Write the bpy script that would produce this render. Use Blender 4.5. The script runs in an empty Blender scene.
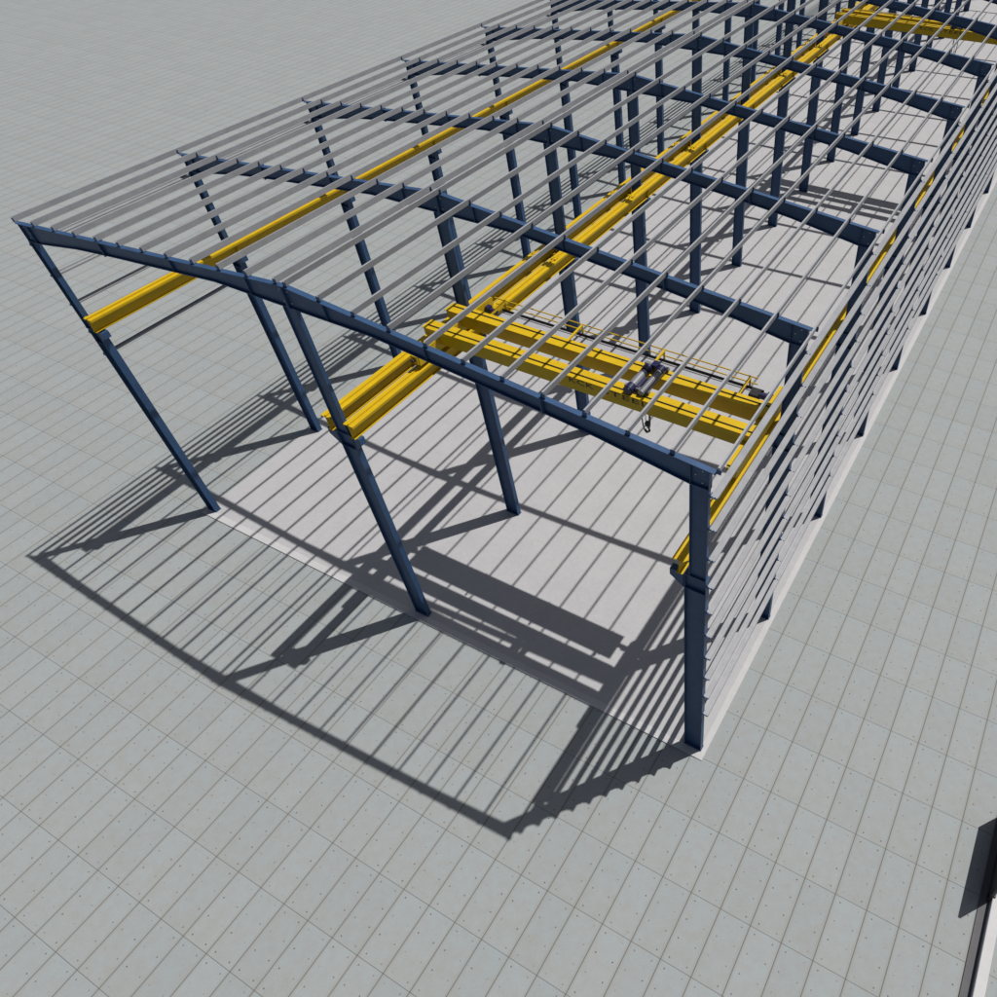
import bpy, bmesh, math, random
from mathutils import Vector, Matrix
random.seed(7)
C = bpy.context.scene.collection
SC = bpy.context.scene
R = math.radians

# ------------------------------------------------------------------ camera
cd = bpy.data.cameras.new('camera')
cam = bpy.data.objects.new('camera', cd); C.objects.link(cam); SC.camera = cam
cam.location = (29.0727, -10.5664, 25.0909)
cam.rotation_euler = (0.7767, 0.0, 0.4737)
cd.sensor_width = 36.0; cd.sensor_fit = 'HORIZONTAL'
cd.lens = 753.8868 * 36.0 / 997.0
cd.shift_x = (498.5 - 685.3492) / 997.0
cd.shift_y = (477.8065 - 498.5) / 997.0
cd.clip_start = 0.1; cd.clip_end = 2000

# ------------------------------------------------------------------ light
S = Vector((0.318, 0.3965, 1.0)).normalized()          # towards the sun
w = bpy.data.worlds.new('World'); SC.world = w; w.use_nodes = True
nt = w.node_tree
bg = nt.nodes['Background']
sky = nt.nodes.new('ShaderNodeTexSky'); sky.sky_type = 'NISHITA'; sky.sun_disc = False
sky.sun_elevation = math.asin(S.z)
sky.sun_rotation = math.atan2(S.x, S.y)
sky.air_density = 1.0; sky.dust_density = 3.2; sky.ozone_density = 0.6
nt.links.new(sky.outputs[0], bg.inputs[0]); bg.inputs[1].default_value = 0.05
ld = bpy.data.lights.new('sun', 'SUN'); ld.energy = 4.6; ld.angle = R(0.45); ld.color = (1.0, 0.965, 0.93)
sun = bpy.data.objects.new('sun', ld); C.objects.link(sun)
sun.rotation_euler = (-S).to_track_quat('-Z', 'Y').to_euler()
sun.location = S * 60
vs = SC.view_settings
vs.view_transform = 'Standard'; vs.look = 'None'; vs.exposure = 0.04; vs.gamma = 1.0

# ------------------------------------------------------------------ materials
def new_mat(name):
    m = bpy.data.materials.new(name); m.use_nodes = True
    t = m.node_tree; b = t.nodes['Principled BSDF']
    return m, t, b
def noise(t, scale, detail=4, rough=0.55, vec=None):
    n = t.nodes.new('ShaderNodeTexNoise'); n.inputs['Scale'].default_value = scale
    n.inputs['Detail'].default_value = detail; n.inputs['Roughness'].default_value = rough
    if vec is not None: t.links.new(vec, n.inputs['Vector'])
    return n.outputs['Fac']
def mth(t, op, a, b=None, c=None):
    n = t.nodes.new('ShaderNodeMath'); n.operation = op
    for i, v in enumerate((a, b, c)):
        if v is None: continue
        if isinstance(v, (int, float)): n.inputs[i].default_value = v
        else: t.links.new(v, n.inputs[i])
    return n.outputs[0]
def ramp(t, f, stops):
    n = t.nodes.new('ShaderNodeValToRGB'); t.links.new(f, n.inputs[0])
    e = n.color_ramp.elements
    while len(e) < len(stops): e.new(0.5)
    for k, (p, c) in enumerate(stops):
        e[k].position = p; e[k].color = (*c, 1) if len(c) == 3 else c
    return n.outputs[0]
def mixc(t, f, a, b, mode='MIX'):
    n = t.nodes.new('ShaderNodeMix'); n.data_type = 'RGBA'; n.blend_type = mode
    for sock, v in ((n.inputs[0], f), (n.inputs[6], a), (n.inputs[7], b)):
        if isinstance(v, (int, float)): sock.default_value = v
        elif isinstance(v, tuple): sock.default_value = (*v, 1)
        else: t.links.new(v, sock)
    return n.outputs[2]
def posn(t):
    g = t.nodes.new('ShaderNodeNewGeometry'); return g.outputs['Position']
def painted(name, col, rough=0.45, metal=0.0, var=0.12, spec=0.4, dirt=(0.10, 0.09, 0.08), dirtamt=0.25):
    m, t, b = new_mat(name); p = posn(t)
    n1 = noise(t, 2.3, 5, 0.6, p); n2 = noise(t, 9.0, 6, 0.65, p)
    lo = tuple(c * (1 - var) for c in col); hi = tuple(min(1, c * (1 + var)) for c in col)
    base = ramp(t, n1, [(0.3, lo), (0.7, hi)])
    d = mth(t, 'MULTIPLY', ramp(t, n2, [(0.56, (0, 0, 0)), (0.78, (1, 1, 1))]), dirtamt)
    t.links.new(mixc(t, d, base, dirt), b.inputs['Base Color'])
    t.links.new(mth(t, 'MULTIPLY_ADD', n2, 0.25, rough - 0.1), b.inputs['Roughness'])
    b.inputs['Metallic'].default_value = metal
    b.inputs['Specular IOR Level'].default_value = spec
    bp = t.nodes.new('ShaderNodeBump'); bp.inputs['Strength'].default_value = 0.08; bp.inputs['Distance'].default_value = 0.01
    t.links.new(n2, bp.inputs['Height']); t.links.new(bp.outputs[0], b.inputs['Normal'])
    return m
M = {}
M['blue'] = painted('blue_steel_paint', (0.0225, 0.0620, 0.1420), 0.5, var=0.15, spec=0.35, dirtamt=0.2)
M['yellow'] = painted('yellow_crane_paint', (0.485, 0.318, 0.0016), 0.5, var=0.07, spec=0.3, dirt=(0.1700, 0.1156, 0.0136), dirtamt=0.3)
M['zinc'] = painted('galvanised_steel', (0.262, 0.270, 0.285), 0.5, metal=0.15, var=0.10, dirt=(0.1360, 0.1360, 0.1360), dirtamt=0.25)
M['channel'] = painted('grey_channel_steel', (0.10, 0.10, 0.105), 0.8, var=0.08, spec=0.1)
M['bolt'] = painted('zinc_bolts', (0.4080, 0.4216, 0.4420), 0.4, metal=0.3)
M['black'] = painted('black_rubber', (0.0082, 0.0082, 0.0088), 0.5)
M['navy'] = painted('navy_hoist_paint', (0.009, 0.009, 0.045), 0.35, spec=0.5)
M['steelgrey'] = painted('grey_machine_steel', (0.2040, 0.2108, 0.2312), 0.4, metal=0.3)
M['grating'] = painted('grey_walkway_plate', (0.2856, 0.2924, 0.3128), 0.6, var=0.08)
M['gate'] = painted('dark_gate_steel', (0.0238, 0.0224, 0.0272), 0.5)

def paving():
    m, t, b = new_mat('concrete_paving'); p = posn(t)
    sep = t.nodes.new('ShaderNodeSeparateXYZ'); t.links.new(p, sep.inputs[0])
    PX, PY, OX, OY = 0.9755, 1.951, -3.25, -6.165
    u = mth(t, 'FRACT', mth(t, 'MULTIPLY', mth(t, 'SUBTRACT', sep.outputs[0], OX - 100 * PX), 1 / PX))
    v = mth(t, 'FRACT', mth(t, 'MULTIPLY', mth(t, 'SUBTRACT', sep.outputs[1], OY - 100 * PY), 1 / PY))
    # distance in metres to the nearest joint
    du = mth(t, 'MULTIPLY', mth(t, 'SUBTRACT', 0.5, mth(t, 'ABSOLUTE', mth(t, 'SUBTRACT', u, 0.5))), PX)
    dv = mth(t, 'MULTIPLY', mth(t, 'SUBTRACT', 0.5, mth(t, 'ABSOLUTE', mth(t, 'SUBTRACT', v, 0.5))), PY)
    ju = ramp(t, du, [(0.007, (1, 1, 1)), (0.018, (0, 0, 0))])
    jv = ramp(t, dv, [(0.005, (1, 1, 1)), (0.013, (0, 0, 0))])
    # tie holes : 2 x 4 per slab
    hu = mth(t, 'MULTIPLY', mth(t, 'SUBTRACT', mth(t, 'ABSOLUTE', mth(t, 'SUBTRACT', u, 0.5)), 0.29), PX)
    v4 = mth(t, 'FRACT', mth(t, 'MULTIPLY', mth(t, 'SUBTRACT', v, 0.08 - 0.14), 1 / 0.28))
    hv = mth(t, 'MULTIPLY', mth(t, 'SUBTRACT', v4, 0.5), 0.28 * PY)
    dd = mth(t, 'SQRT', mth(t, 'ADD', mth(t, 'MULTIPLY', hu, hu), mth(t, 'MULTIPLY', hv, hv)))
    hole = ramp(t, dd, [(0.014, (1, 1, 1)), (0.027, (0, 0, 0))])
    hp = t.nodes.new('ShaderNodeVectorMath'); hp.operation = 'SNAP'; t.links.new(p, hp.inputs[0]); hp.inputs[1].default_value = (PX / 2, 0.28 * PY, 1)
    w2 = t.nodes.new('ShaderNodeTexWhiteNoise'); w2.noise_dimensions = '2D'; t.links.new(hp.outputs[0], w2.inputs['Vector']); wn2 = w2.outputs['Value']
    # per-slab number and slab-local coordinates
    iu = mth(t, 'FLOOR', mth(t, 'MULTIPLY', mth(t, 'SUBTRACT', sep.outputs[0], OX - 100 * PX), 1 / PX))
    iv = mth(t, 'FLOOR', mth(t, 'MULTIPLY', mth(t, 'SUBTRACT', sep.outputs[1], OY - 100 * PY), 1 / PY))
    cmb = t.nodes.new('ShaderNodeCombineXYZ'); t.links.new(iu, cmb.inputs[0]); t.links.new(iv, cmb.inputs[1])
    wn = t.nodes.new('ShaderNodeTexWhiteNoise'); wn.noise_dimensions = '2D'; t.links.new(cmb.outputs[0], wn.inputs['Vector'])
    n1 = noise(t, 0.9, 4, 0.6, p); n2 = noise(t, 3.0, 6, 0.65, p); n3 = noise(t, 26, 4, 0.7, p)
    # cooler upper end, warmer middle of each slab, as cast
    tone = mth(t, 'ADD', mth(t, 'MULTIPLY', n2, 0.65), mth(t, 'MULTIPLY', v, 0.12))
    tone = mth(t, 'ADD', tone, mth(t, 'MULTIPLY', n1, 0.3))
    tint = ramp(t, tone, [(0.38, (0.240, 0.250, 0.242)), (0.60, (0.238, 0.259, 0.261)), (0.85, (0.226, 0.264, 0.276))])
    val = mth(t, 'ADD', mth(t, 'MULTIPLY', wn.outputs['Value'], 0.05), 0.955)
    val = mth(t, 'MULTIPLY', val, mth(t, 'MULTIPLY_ADD', n3, 0.34, 0.86))
    val = mth(t, 'MULTIPLY', val, mth(t, 'MULTIPLY_ADD', n2, 0.14, 0.93))
    vc = t.nodes.new('ShaderNodeCombineColor')
    for k in range(3): t.links.new(val, vc.inputs[k])
    base = mixc(t, 1.0, tint, vc.outputs[0], 'MULTIPLY')
    wide = ramp(t, du, [(0.0, (1, 1, 1)), (0.10, (0, 0, 0))])
    base = mixc(t, mth(t, 'MULTIPLY', wide, mth(t, 'MULTIPLY', n2, 0.45)), base, (0.135, 0.130, 0.108))
    base = mixc(t, mth(t, 'MULTIPLY', jv, 0.78), base, (0.0816, 0.0850, 0.0782))
    base = mixc(t, mth(t, 'MULTIPLY', ju, 0.8), base, (0.088, 0.072, 0.050))
    base = mixc(t, mth(t, 'MULTIPLY', hole, mth(t, 'MULTIPLY_ADD', wn2, 0.9, 0.2)), base, (0.075, 0.048, 0.03))
    t.links.new(base, b.inputs['Base Color'])
    b.inputs['Roughness'].default_value = 0.85; b.inputs['Specular IOR Level'].default_value = 0.2
    h = mth(t, 'MULTIPLY_ADD', mth(t, 'ADD', ju, jv), -1.0, mth(t, 'MULTIPLY', n3, 0.15))
    bp = t.nodes.new('ShaderNodeBump'); bp.inputs['Strength'].default_value = 0.25; bp.inputs['Distance'].default_value = 0.01
    t.links.new(h, bp.inputs['Height']); t.links.new(bp.outputs[0], b.inputs['Normal'])
    return m
def concrete(name, col, amp=0.1):
    m, t, b = new_mat(name); p = posn(t)
    n1 = noise(t, 0.7, 4, 0.6, p); n2 = noise(t, 6, 6, 0.7, p); n3 = noise(t, 60, 2, 0.5, p)
    f = mth(t, 'ADD', mth(t, 'MULTIPLY', n1, 0.45), mth(t, 'MULTIPLY', n2, 0.65))
    lo = tuple(c * (1 - amp) for c in col); hi = tuple(c * (1 + amp) for c in col)
    base = ramp(t, f, [(0.35, lo), (0.65, hi)])
    k = mth(t, 'MULTIPLY', ramp(t, n3, [(0.60, (0, 0, 0)), (0.75, (1, 1, 1))]), 0.18)
    base = mixc(t, k, base, tuple(c * 0.6 for c in col))
    t.links.new(base, b.inputs['Base Color'])
    b.inputs['Roughness'].default_value = 0.8; b.inputs['Specular IOR Level'].default_value = 0.2
    return m
M['paving'] = paving()
M['floor'] = concrete('hall_floor_concrete', (0.326, 0.326, 0.330), 0.06)
M['edge'] = concrete('plinth_concrete', (0.385, 0.384, 0.386), 0.05)
M['kerb'] = concrete('pale_kerb_concrete', (0.4216, 0.4216, 0.4216), 0.04)

# ------------------------------------------------------------------ helpers
def box(bm, x0, x1, y0, y1, z0, z1):
    v = [bm.verts.new((x, y, z)) for x in (x0, x1) for y in (y0, y1) for z in (z0, z1)]
    for f in ((0, 1, 3, 2), (4, 6, 7, 5), (0, 4, 5, 1), (2, 3, 7, 6), (0, 2, 6, 4), (1, 5, 7, 3)):
        bm.faces.new([v[i] for i in f])
def prism(bm, pts, axis, a, b):
    """extrude a closed outline; axis 'y': pts are (x,z); axis 'x': pts are (y,z); axis 'z': pts are (x,y)"""
    def P(p, t):
        return {'y': (p[0], t, p[1]), 'x': (t, p[0], p[1]), 'z': (p[0], p[1], t)}[axis]
    A = [bm.verts.new(P(p, a)) for p in pts]; B = [bm.verts.new(P(p, b)) for p in pts]
    n = len(pts)
    bm.faces.new(A[::-1]); bm.faces.new(B)
    for i in range(n): bm.faces.new((A[i], A[(i + 1) % n], B[(i + 1) % n], B[i]))
def cyl(bm, p, q, r, seg=16, r2=None):
    p = Vector(p); q = Vector(q); d = (q - p); L = d.length
    mt = Matrix.Translation((p + q) / 2) @ d.to_track_quat('Z', 'Y').to_matrix().to_4x4()
    bmesh.ops.create_cone(bm, cap_ends=True, segments=seg, radius1=r, radius2=r if r2 is None else r2, depth=L, matrix=mt)
def tube(bm, pts, r, seg=8):
    for a, b in zip(pts, pts[1:]): cyl(bm, a, b, r, seg)
def mesh(name, bm, m):
    bmesh.ops.recalc_face_normals(bm, faces=bm.faces)
    me = bpy.data.meshes.new(name); bm.to_mesh(me); bm.free(); me.materials.append(M[m]); return me
def obj(name, bm, m, parent=None, loc=None):
    me = bm if isinstance(bm, bpy.types.Mesh) else mesh(name, bm, m)
    o = bpy.data.objects.new(name, me); C.objects.link(o)
    if parent is not None: o.parent = parent
    if loc is not None: o.location = loc
    return o
def tag(o, label, cat, group=None):
    o['label'] = label; o['category'] = cat
    if group: o['group'] = group
    return o
def thing(name, loc, label, cat, group=None):
    o = bpy.data.objects.new(name, None); C.objects.link(o); o.location = loc; o.empty_display_size = 0.3
    return tag(o, label, cat, group)
def struct(name, bm, m):
    o = obj(name, bm, m); o['kind'] = 'structure'; return o
def copy_tree(src, parent=None):
    c = src.copy(); C.objects.link(c)
    if parent is not None: c.parent = parent
    for ch in list(src.children): copy_tree(ch, c)
    return c
def B(): return bmesh.new()

# ------------------------------------------------------------------ setting
W = 12.0; L = 6.0; NF = 18; YE = (NF - 1) * L
bm = B()
v = [bm.verts.new(p) for p in ((-400, -200, 0), (400, -200, 0), (400, 500, 0), (-400, 500, 0))]
bm.faces.new(v); struct('ground', bm, 'paving')
bm = B(); box(bm, -0.36, 24.26, -0.13, YE + 0.4, -0.05, 0.03); struct('hall_floor', bm, 'floor')
bm = B(); box(bm, -0.36, 24.26, -0.41, -0.13, -0.05, 0.045); box(bm, 24.26, 24.49, -0.41, YE + 0.4, -0.05, 0.034)
struct('plinth', bm, 'edge')
Z0 = 0.03

# ------------------------------------------------------------------ portal frames
ZE, ZR, XE = 13.58, 14.74, -0.44          # rafter top at the eave end / ridge
def ztop(x):                               # x measured on the left slope
    return ZE + (ZR - ZE) * (x - XE) / (W - XE)
def bot(x):
    pts = [(-0.31, ztop(-0.31) - 0.60), (0.16, ztop(0.16) - 0.64), (2.6, ztop(2.6) - 0.46), (4.6, ztop(4.6) - 0.42),
           (9.2, ztop(9.2) - 0.40), (11.5, ztop(11.5) - 0.62), (12.0, ztop(12.0) - 0.66)]
    for (a, za), (b, zb) in zip(pts, pts[1:]):
        if x <= b: return za + (zb - za) * (x - a) / (b - a)
    return zb
FY = -0.125; LB = 0.075; UB = -0.005; RB = 0.03   # front plane; rear of lower columns, upper columns, rafters
def hcol(x0, x1, z0, z1, yb):
    """H section, web along X"""
    bm = B(); f = 0.022; ym = (FY + yb) / 2
    box(bm, x0, x0 + f, FY, yb, z0, z1); box(bm, x1 - f, x1, FY, yb, z0, z1)
    box(bm, x0 + f, x1 - f, ym - 0.007, ym + 0.007, z0, z1)
    return bm
def column(parent, cx, kind):
    if kind == 'B': lo = (-0.31, 0.31); up = (-0.24, 0.24); cor = ((-1, 0.66), (1, 0.62)); ztc = 14.06
    elif kind == 'A': lo = (-0.29, 0.21); up = (-0.33, -0.01); cor = ((1, 0.48),); ztc = 12.988
    else: lo = (-0.32, 0.31); up = (-0.18, 0.30); cor = ((-1, 0.72),); ztc = 12.988
    ZC = 9.66; LB, UB = (0.13, 0.05) if kind == 'A' else (0.075, -0.005)
    bm = hcol(lo[0], lo[1], Z0 + 0.03, ZC - 0.03, LB)
    ym = (FY + LB) / 2
    for z in (9.05,):
        box(bm, lo[0] + .022, lo[1] - .022, ym + 0.012, LB, z, z + 0.015); box(bm, lo[0] + .022, lo[1] - .022, FY + .002, ym - .012, z, z + 0.015)
    bu = hcol(up[0], up[1], ZC, ztc, UB)
    me = bpy.data.meshes.new('t'); bu.to_mesh(me); bu.free(); bm.from_mesh(me); bpy.data.meshes.remove(me)
    box(bm, min(lo[0], up[0]) - 0.01, lo[1] + 0.01, FY - 0.01, LB + 0.01, ZC - 0.03, ZC)
    col = obj('column', bm, 'blue', parent, (cx, 0, 0))
    for s, ln in cor:
        b2 = B(); e = lo[0] if s < 0 else lo[1]; tip = s * ln; dz = 0.30 if ln > .5 else 0.12
        prism(b2, [(e, 9.38 - dz), (tip, 9.40), (tip, 9.605), (e, 9.605)], 'y', ym - 0.01, ym + 0.01)
        prism(b2, [(e, 9.36 - dz), (tip, 9.38), (tip, 9.40), (e, 9.38 - dz)], 'y', FY, LB)
        box(b2, min(e + s * .012, tip), max(e + s * .012, tip), FY, LB, 9.605, 9.63)
        prism(b2, [(e + s * .03, 9.38 - dz), (tip - s * .002, 9.402), (tip - s * .002, 9.603), (e + s * .03, 9.603)], 'y', FY + .004, FY + .012)
        box(b2, min(tip, tip + s * .015), max(tip, tip + s * .015), FY, LB, 9.38, 9.63)
        obj('crane_bracket', b2, 'blue', col)
    b3 = B(); box(b3, lo[0] - 0.015, lo[1] + 0.015, FY - 0.015, LB + 0.015, Z0, Z0 + 0.03)
    obj('base_plate', b3, 'blue', col)
    return col
def rafter_mesh(mirror):
    bm = B(); n = 26; xs = [-0.31 + (12.31 - 0.003) * i / n for i in range(n + 1)]
    T = [(x, ztop(x)) for x in xs]; Bt = [(x, bot(x)) for x in xs]
    f = 0.022
    prism(bm, [(XE, ztop(XE))] + T[1:] + [(T[-1][0], T[-1][1] - f), (XE, ztop(XE) - f)], 'y', FY, RB)       # top flange
    lowpts = Bt; prism(bm, lowpts + [(x, z + f) for x, z in lowpts[::-1]], 'y', FY, RB)
    prism(bm, [(x, z + f) for x, z in Bt] + [(x, z - f) for x, z in T[::-1]], 'y', -0.056, -0.040)            # web
    # knee end plate, stiffeners, splice plates
    box(bm, -0.31, -0.288, FY + .002, RB - .002, bot(-0.31), ztop(-0.31) - f)
    for x in (0.16, 4.0, 7.4, 10.6):
        box(bm, x, x + 0.014, FY + .004, RB - .004, bot(x + .007) + f, ztop(x) - f)
    for x in (4.03, 11.96):
        z0, z1 = bot(x) - 0.03, ztop(x) + 0.03
        box(bm, x, x + 0.035, FY - 0.012, RB + 0.012, z0, z1 if x < 5 else ztop(x) - 0.002)
    if mirror:
        for vv in bm.verts: vv.co.x = 24.0 - vv.co.x
    return mesh('rafter', bm, 'blue')
RM = [rafter_mesh(False), rafter_mesh(True)]
G = 0.17; XP = -0.50; NP = 12
PX_ = [XP + (W - G - XP) * i / 11 for i in range(NP)]
slope = math.atan2(ZR - ZE, W - XE)
bb = B(); cyl(bb, (0, 0, 0), (0, -0.035, 0), 0.018, 8); BOLT = mesh('bolt', bb, 'bolt')
BP = ((-0.12, -0.12), (0.05, -0.30), (-0.12, -0.48), (11.86, -0.15), (11.86, -0.5))
cb = B()                                   # a purlin cleat, at its own origin (base on the rafter)
box(cb, -0.06, 0.06, -0.09, -0.08, 0, 0.15); box(cb, -0.06, 0.045, -0.08, 0.02, 0, 0.01)
CL = mesh('purlin_cleat', cb, 'blue')
gz_r = [2.65 + 1.128 * k for k in range(10)]
gz_l = [8.42, 9.40, 10.53, 11.66, 12.80]
def girt_cleat(sg, ln):
    gb = B(); f = lambda a, b: (min(sg * a, sg * b), max(sg * a, sg * b))
    x0, x1 = f(0, ln); box(gb, x0, x1, -0.115, 0.06, -0.012, 0)
    prism(gb, [(0, -0.012), (sg * (ln - .05), -0.012), (0, -0.12)], 'y', -0.036, -0.026)
    x0, x1 = f(0.0, 0.05); box(gb, x0, x1, -0.115, -0.105, 0, 0.10)
    for a in (ln - .13, ln - .05):
        cyl(gb, (sg * a, -0.095, 0), (sg * a, -0.095, 0.03), 0.016, 8)
    return mesh('girt_cleat', gb, 'blue')
GL = girt_cleat(1, 0.195); GLl = girt_cleat(-1, 0.16)
ORD = ['first', 'second', 'third', 'fourth', 'fifth', 'sixth', 'seventh', 'eighth', 'ninth', 'tenth', 'eleventh', 'twelfth',
       'thirteenth', 'fourteenth', 'fifteenth', 'sixteenth', 'seventeenth', 'eighteenth']
def frame_label(i):
    if i == 0: return 'blue steel portal frame at the near open end, standing on the front plinth'
    if i == NF - 1: return 'farthest blue steel portal frame closing the far end of the hall'
    return 'blue steel portal frame, %s from the near open end of the hall' % ORD[i]
fr = thing('portal_frame', (0, 0, 0), frame_label(0), 'steel frame', 'portal frames of the hall')
colA = column(fr, 0, 'A'); column(fr, W, 'B'); colC = column(fr, 2 * W, 'C')
for s in (0, 1):
    rf = obj('rafter', RM[s], 'blue', fr)
    for x, dz in BP: obj('bolt', BOLT, 'bolt', rf, (24 - x if s else x, -0.05, ztop(x) + dz))
    for i in range(NP):
        x = PX_[i]
        c = obj('purlin_cleat', CL, 'blue', rf, (x if s == 0 else 24 - x, 0, ztop(x)))
        c.rotation_euler = (0, -slope, 0) if s == 0 else (0, slope, 0)
for z in gz_l: obj('girt_cleat', GLl, 'blue', colA, (-0.33 if z > 9.6 else -0.31, 0, z))
for z in gz_r: obj('girt_cleat', GL, 'blue', colC, (0.31 if z < 9.6 else 0.30, 0, z))
for k in range(1, NF):
    f = copy_tree(fr); f.location = (0, k * L, 0); f['label'] = frame_label(k)

# ------------------------------------------------------------------ purlins
YS = -0.07; YF = YE + 0.12
def c_section(h, fl, t, lip=0.02):
    """C outline in (a,b): web on a=0, flanges to +a"""
    return [(0, 0), (fl, 0), (fl, lip), (fl - t, lip), (fl - t, t), (t, t), (t, h - t), (fl - t, h - t), (fl - t, h - lip), (fl, h - lip), (fl, h), (0, h)]
PH = 0.16
for s in (0, 1):
    for i in range(NP):
        bm = B(); x = PX_[i]
        h, fl, t = 0.17, 0.042, 0.007                        # C section, open to the left
        pts = [(-fl, 0), (t, 0), (t, h), (-fl, h), (-fl, h - t), (0, h - t), (0, t), (-fl, t)]
        sg = 1 if s == 0 else -1
        q = []
        for a, b in pts:
            xb = x if s == 0 else 24 - x
            q.append((xb + a * math.cos(slope) - sg * b * math.sin(slope), ztop(x) + 0.014 + sg * a * math.sin(slope) + b * math.cos(slope)))
        prism(bm, q, 'y', YS, YF)
        o = obj('roof_purlin', bm, 'zinc')
        side = ('left', 'right')[s]
        if i == 0: lab = 'grey roof purlin along the outer %s eave, edging the whole roof' % side
        elif i == NP - 1: lab = 'grey roof purlin at the ridge, the %s one of the close pair' % side
        else: lab = 'grey roof purlin, %s in from the %s eave' % (ORD[i], side)
        tag(o, lab, 'purlin', 'roof purlins')
# ------------------------------------------------------------------ wall girts
def girt(x, z, sgn):
    bm = B()
    e = 0.205 if sgn > 0 else 0.165
    q = [(x + sgn * a, z + b) for a, b in ((0.018, -0.04), (0.025, -0.04), (0.025, 0), (e, 0), (e, 0.045), (e - .007, 0.045), (e - .007, 0.007), (0.018, 0.007))]
    prism(bm, q, 'y', -0.085, YF)
    return obj('wall_girt', bm, 'zinc')
for k, z in enumerate(gz_r):
    lab = {0: 'grey wall girt lowest on the right side wall, nearest the plinth', 9: 'grey wall girt highest on the right side wall, just under the eave'}.get(
        k, 'grey wall girt on the right side wall, %s up from the plinth' % ORD[k])
    tag(girt(24.31, z + 0.002, 1), lab, 'girt', 'side wall girts')
for k, z in enumerate(gz_l):
    lab = ('grey wall girt on the left side wall, lowest, just below the yellow crane beam', 'grey wall girt on the left side wall, at the height of the yellow crane beam',
           'grey wall girt on the left side wall, third down from the eave', 'grey wall girt on the left side wall, second down from the eave', 'grey wall girt on the left side wall, highest, just under the eave')[k]
    tag(girt(-0.32, z + 0.002, -1), lab, 'girt', 'side wall girts')

# ------------------------------------------------------------------ crane runway beams
BY0 = -0.17
def runway(x, label, toward):
    t = thing('crane_beam', (x, 0, 9.632), label, 'crane beam', 'yellow crane runway beams')
    bm = B(); hw = 0.19; hb = 0.10; H = 0.535
    box(bm, -hw, hw, BY0, YE + 0.15, H - .02, H); box(bm, -hb, hb, BY0, YE + 0.15, 0, 0.018)
    box(bm, -0.01, 0.01, BY0, YE + 0.15, 0.018, H - .02)
    # down-turned lips of the cap channel
    box(bm, -hw, -hw + 0.012, BY0, YE + 0.15, H - .085, H - .02); box(bm, hw - 0.012, hw, BY0, YE + 0.15, H - .085, H - .02)
    obj('girder', bm, 'yellow', t)
    rb = B(); box(rb, -0.04, 0.04, BY0 + .02, YE + 0.13, H, H + 0.01); box(rb, -0.024, 0.024, BY0 + .02, YE + 0.13, H + 0.01, H + 0.045)
    obj('crane_rail', rb, 'yellow', t)
    for k in range(NF):
        b2 = B(); y = k * L
        # tie plate from the top flange back to the column, and end diaphragm
        a, b = (toward * (hw + .001), toward * (hw + .05))
        box(b2, min(a, b), max(a, b), y - 0.10, y - 0.03, H - .018, H - .002)
        if k: box(b2, -0.13, 0.13, y - 0.012, y + 0.012, 0.018, H - .09)
        obj('tie_plate', b2, 'yellow', t)
    for k in range(NF - 1):
        b3 = B(); y = k * L + 4.75
        box(b3, -0.10, -0.045, y - 0.09, y + 0.09, H, H + .06); box(b3, 0.045, 0.10, y - 0.09, y + 0.09, H, H + .06)
        obj('rail_clamp', b3, 'yellow', t)
    return t
runway(0.22, 'yellow crane runway beam along the left row of columns', -1)
runway(W - 0.47, 'yellow crane runway beam on the left of the middle column row, nothing standing on it', 1)
runway(W + 0.44, 'yellow crane runway beam right of the middle columns, carrying the left crane ends', -1)
runway(2 * W - 0.44, 'yellow crane runway beam along the right row of columns beside the girts', 1)

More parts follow.
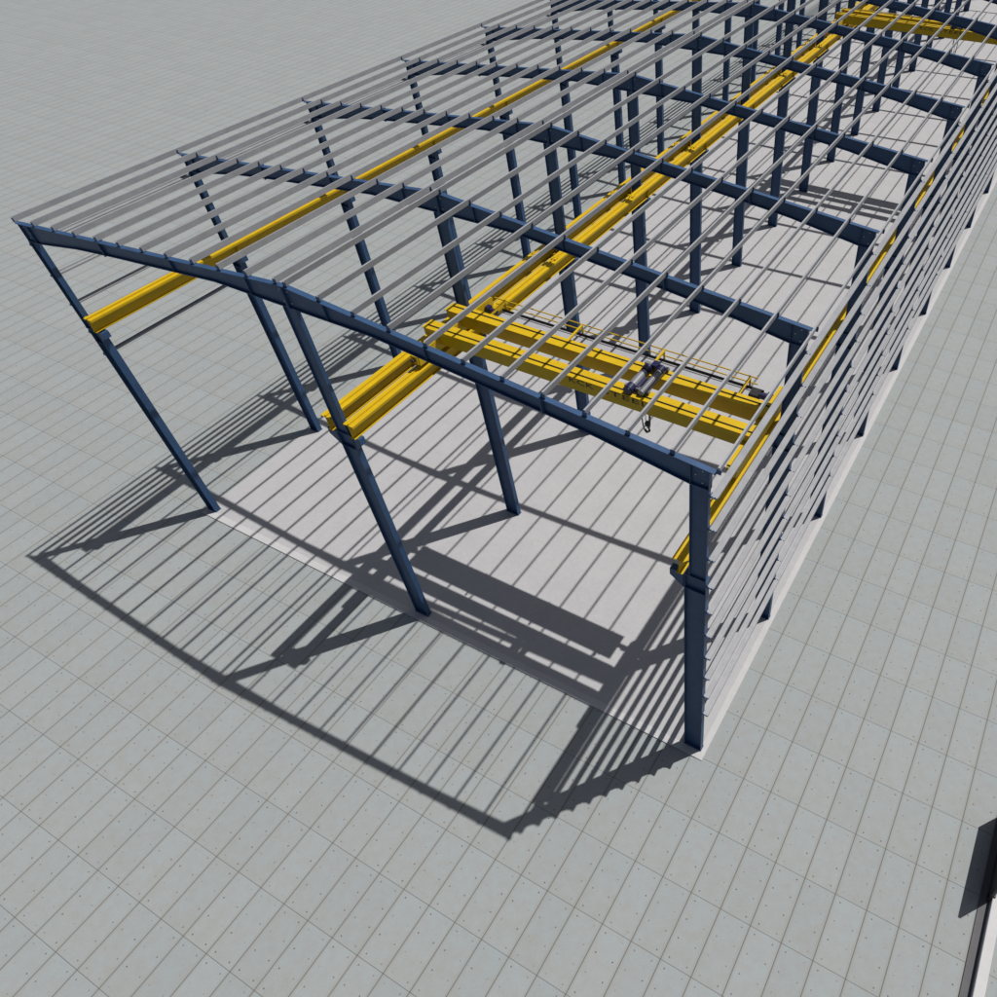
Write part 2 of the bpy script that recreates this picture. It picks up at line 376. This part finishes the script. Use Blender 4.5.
# ------------------------------------------------------------------ bridge cranes
def crane(y0, label, tx=19.9):
    t = thing('bridge_crane', (0, y0, 0), label, 'crane', 'double girder bridge cranes')
    ZT, ZB = 11.05, 10.53; X0, X1 = 12.02, 23.74
    for gy, rl in ((4.175, -0.065), (5.30, 0.06)):
        bm = B()
        # box girder with slightly overhanging flanges and slanted ends
        e = 0.55
        prism(bm, [(X0, ZT - 0.32), (X0 + e, ZB), (X1 - e, ZB), (X1, ZT - 0.32), (X1, ZT - .015), (X0, ZT - .015)], 'y', gy - 0.19, gy + 0.19)
        box(bm, X0 - 0.02, X1 + 0.02, gy - 0.235, gy + 0.235, ZT - .015, ZT)
        g = obj('girder', bm, 'yellow', t)
        rb = B(); box(rb, X0 + 0.1, X1 - 0.1, gy + rl - 0.014, gy + rl + 0.014, ZT, ZT + 0.03)
        obj('trolley_rail', rb, 'black', g)
        if gy < 5:
            for word, x0, wd in (('KCK', 17.65, 0.86), ('STEEL', 18.82, 1.60)):
                cu = bpy.data.curves.new('lettering', 'FONT'); cu.body = word; cu.size = 0.25; cu.extrude = 0.003; cu.space_character = 1.1
                tmp = bpy.data.objects.new('tmp', cu); C.objects.link(tmp)
                dg = bpy.context.evaluated_depsgraph_get()
                me = bpy.data.meshes.new_from_object(tmp.evaluated_get(dg)); bpy.data.objects.remove(tmp); bpy.data.curves.remove(cu)
                me.materials.clear(); me.materials.append(M['black'])
                xs = [q.co.x for q in me.vertices]; x_ = min(xs); k = wd / (max(xs) - x_)
                for q in me.vertices: q.co.x = (q.co.x - x_) * k
                lo = obj('lettering', me, 'black', g, (x0, gy - 0.1935, 10.80)); lo.rotation_euler = (R(90), 0, 0)
    for cx in (W + 0.44, 2 * W - 0.44):
        bm = B(); box(bm, cx - 0.15, cx + 0.15, 2.95, 6.75, 10.325, 10.76)
        box(bm, cx - 0.13, cx + 0.13, 2.89, 2.95, 10.40, 10.70); box(bm, cx - 0.13, cx + 0.13, 6.75, 6.81, 10.40, 10.70)
        ec = obj('end_carriage', bm, 'yellow', t)
        for wy in (3.25, 6.45):
            b2 = B(); cyl(b2, (cx - 0.05, wy, 10.335), (cx + 0.05, wy, 10.335), 0.12, 20); obj('wheel', b2, 'steelgrey', ec)
        for by in (2.85, 6.85):
            b2 = B(); cyl(b2, (cx, by - 0.05, 10.55), (cx, by + 0.05, 10.55), 0.06, 12); obj('buffer', b2, 'black', ec)
    # end frame motors
    for cx, sx in ((W + 0.44, 1), (2 * W - 0.44, -1)):
        b2 = B(); cyl(b2, (cx + sx * 0.17, 6.35, 10.5), (cx + sx * 0.62, 6.35, 10.5), 0.10, 14); box(b2, cx + sx * 0.3 - .08, cx + sx * 0.3 + .08, 6.25, 6.45, 10.56, 10.66)
        obj('travel_motor', b2, 'navy', t)
    # walkway behind the rear girder
    ZP = 10.37; YA, YB = 5.62, 6.70; XA, XB = 13.05, 22.95
    bm = B(); box(bm, XA, XB, YA, YB - .02, ZP - 0.03, ZP); wk = obj('walkway', bm, 'grating', t)
    bm = B(); box(bm, XA, XB, YB - .02, YB, ZP - 0.06, ZP + 0.08); obj('kick_plate', bm, 'black', wk)
    bm = B(); box(bm, XB - 0.34, XB - 0.04, 6.25, 6.6, ZP + 0.002, ZP + 0.16); obj('control_box', bm, 'black', wk)
    for px in (13.2, 16.35, 19.45, 22.45):
        bm = B(); prism(bm, [(5.60, 10.72), (5.60, 10.66), (YB + .01, ZP + 0.36), (YB + .03, ZP + 0.42)], 'x', px - 0.035, px + 0.035)
        box(bm, px - 0.03, px + 0.03, YB + .002, YB + 0.03, ZP - 0.06, ZP + 0.42)
        box(bm, px - 0.03, px + 0.03, 5.58, YB - .04, ZP - 0.09, ZP - 0.032)
        obj('post', bm, 'yellow', wk)
    for zz in (0.18, 0.41):
        bm = B(); cyl(bm, (12.75, YB + .05, ZP + zz), (22.7, YB + .05, ZP + zz), 0.022, 8); obj('handrail', bm, 'yellow', wk)
    # trolley with hoist
    tr = B()
    for wy in (4.25, 5.47):
        box(tr, tx - 0.42, tx + 0.40, wy - 0.05, wy + 0.05, 11.10, 11.19)
        for wx in (tx - 0.33, tx + 0.31): cyl(tr, (wx, wy - 0.04, 11.10), (wx, wy + 0.04, 11.10), 0.065, 14)
    box(tr, tx - 0.36, tx - 0.30, 4.3, 5.42, 11.11, 11.17); box(tr, tx + 0.28, tx + 0.34, 4.3, 5.42, 11.11, 11.17)
    tf = obj('trolley_frame', tr, 'steelgrey', t)
    bm = B(); cyl(bm, (tx - 0.18, 4.22, 11.20), (tx - 0.18, 4.95, 11.20), 0.125, 20); obj('hoist_drum', bm, 'steelgrey', tf)
    for a, b, r in ((4.0, 4.24, 0.145), (5.0, 5.25, 0.14)):
        bm = B(); cyl(bm, (tx - 0.18, a, 11.20), (tx - 0.18, b, 11.20), r, 20); cyl(bm, (tx - 0.18, a - 0.04, 11.20), (tx - 0.18, a, 11.20), r * .8, 20)
        obj('gear_housing', bm, 'navy', tf)
    bm = B(); cyl(bm, (tx - 0.02, 4.25, 11.15), (tx - 0.02, 4.75, 11.15), 0.075, 14); obj('brake_motor', bm, 'navy', tf)
    bm = B(); cyl(bm, (tx + 0.20, 4.08, 11.17), (tx + 0.20, 5.20, 11.17), 0.10, 20)
    for k in range(14): cyl(bm, (tx + 0.20, 4.15 + k * 0.075, 11.17), (tx + 0.20, 4.165 + k * 0.075, 11.17), 0.112, 20)
    obj('rope_drum', bm, 'steelgrey', tf)
    bm = B(); cyl(bm, (tx + 0.20, 5.20, 11.17), (tx + 0.20, 5.42, 11.17), 0.13, 20); box(bm, tx - 0.1, tx + 0.1, 5.24, 5.5, 11.14, 11.32); obj('hoist_motor', bm, 'navy', tf)
    # rope and hook
    bm = B()
    hx, hy = tx - 0.02, 4.76
    for dx in (-0.06, 0.06): cyl(bm, (hx + dx, hy, 9.42), (hx + dx, hy, 11.1), 0.012, 6)
    rp = obj('rope', bm, 'black', tf)
    bm = B(); cyl(bm, (hx, hy - 0.04, 9.38), (hx, hy + 0.04, 9.38), 0.09, 16); box(bm, hx - 0.06, hx + 0.06, hy - 0.05, hy + 0.05, 9.28, 9.38)
    pts = [(hx, hy, 9.30), (hx, hy, 9.20)] + [(hx + 0.08 * math.sin(a), hy, 9.12 + 0.08 * math.cos(a)) for a in [R(d) for d in range(0, 271, 30)]]
    tube(bm, pts, 0.02, 8); obj('hook', bm, 'black', rp)
    # pendant cable loop
    bm = B(); pts = [(tx + 0.06 + 0.15 * math.sin(R(d)), 4.55, 9.95 - 0.75 * math.cos(R(d))) for d in range(-180, 181, 20)]
    tube(bm, pts, 0.022, 6); obj('pendant_cable', bm, 'black', tf)
    return t
crane(0, 'yellow double girder bridge crane nearest the open end, with blue hoist and walkway')
crane(40.6, 'yellow double girder bridge crane at the far end of the right bay')

# ------------------------------------------------------------------ corner: kerb, rail and gate panel
bm = B(); prism(bm, [(34.12, 0), (34.42, 0), (34.42, 0.265), (34.40, 0.28), (34.135, 0.28), (34.12, 0.265)], 'y', -40, 60)
tag(obj('kerb', bm, 'kerb'), 'pale concrete kerb strip running beside the dark gate, lower right corner', 'kerb')
bm = B(); box(bm, 33.83, 34.10, -40, 60, 0.0, 0.015); box(bm, 33.83, 33.85, -40, 60, 0.015, 0.035)
tag(obj('guide_channel', bm, 'channel'), 'flat grey steel guide channel on the paving along the pale kerb', 'channel')
gt = thing('sliding_gate', (34.05, 1.07, 0), 'tall dark gate panel standing over the guide channel at the right edge', 'gate')
bm = B(); box(bm, -0.02, 0.02, -1.43, 1.43, 0.10, 2.05); obj('panel', bm, 'gate', gt)
bm = B()
for a, b in ((-1.45, -1.38), (1.38, 1.45)): box(bm, -0.035, 0.035, a, b, 0.06, 2.08)
box(bm, -0.035, 0.035, -1.38, 1.38, 2.051, 2.08); box(bm, -0.035, 0.035, -1.38, 1.38, 0.05, 0.099); obj('gate_frame', bm, 'gate', gt)
for y in (-1.3, 1.2):
    bm = B(); cyl(bm, (-0.05, y, 0.075), (0.05, y, 0.075), 0.06, 16); obj('roller', bm, 'black', gt)
    bm = B(); box(bm, 0.036, 0.14, y - 0.06, y + 0.06, 0.281, 0.35); obj('clamp', bm, 'black', gt)
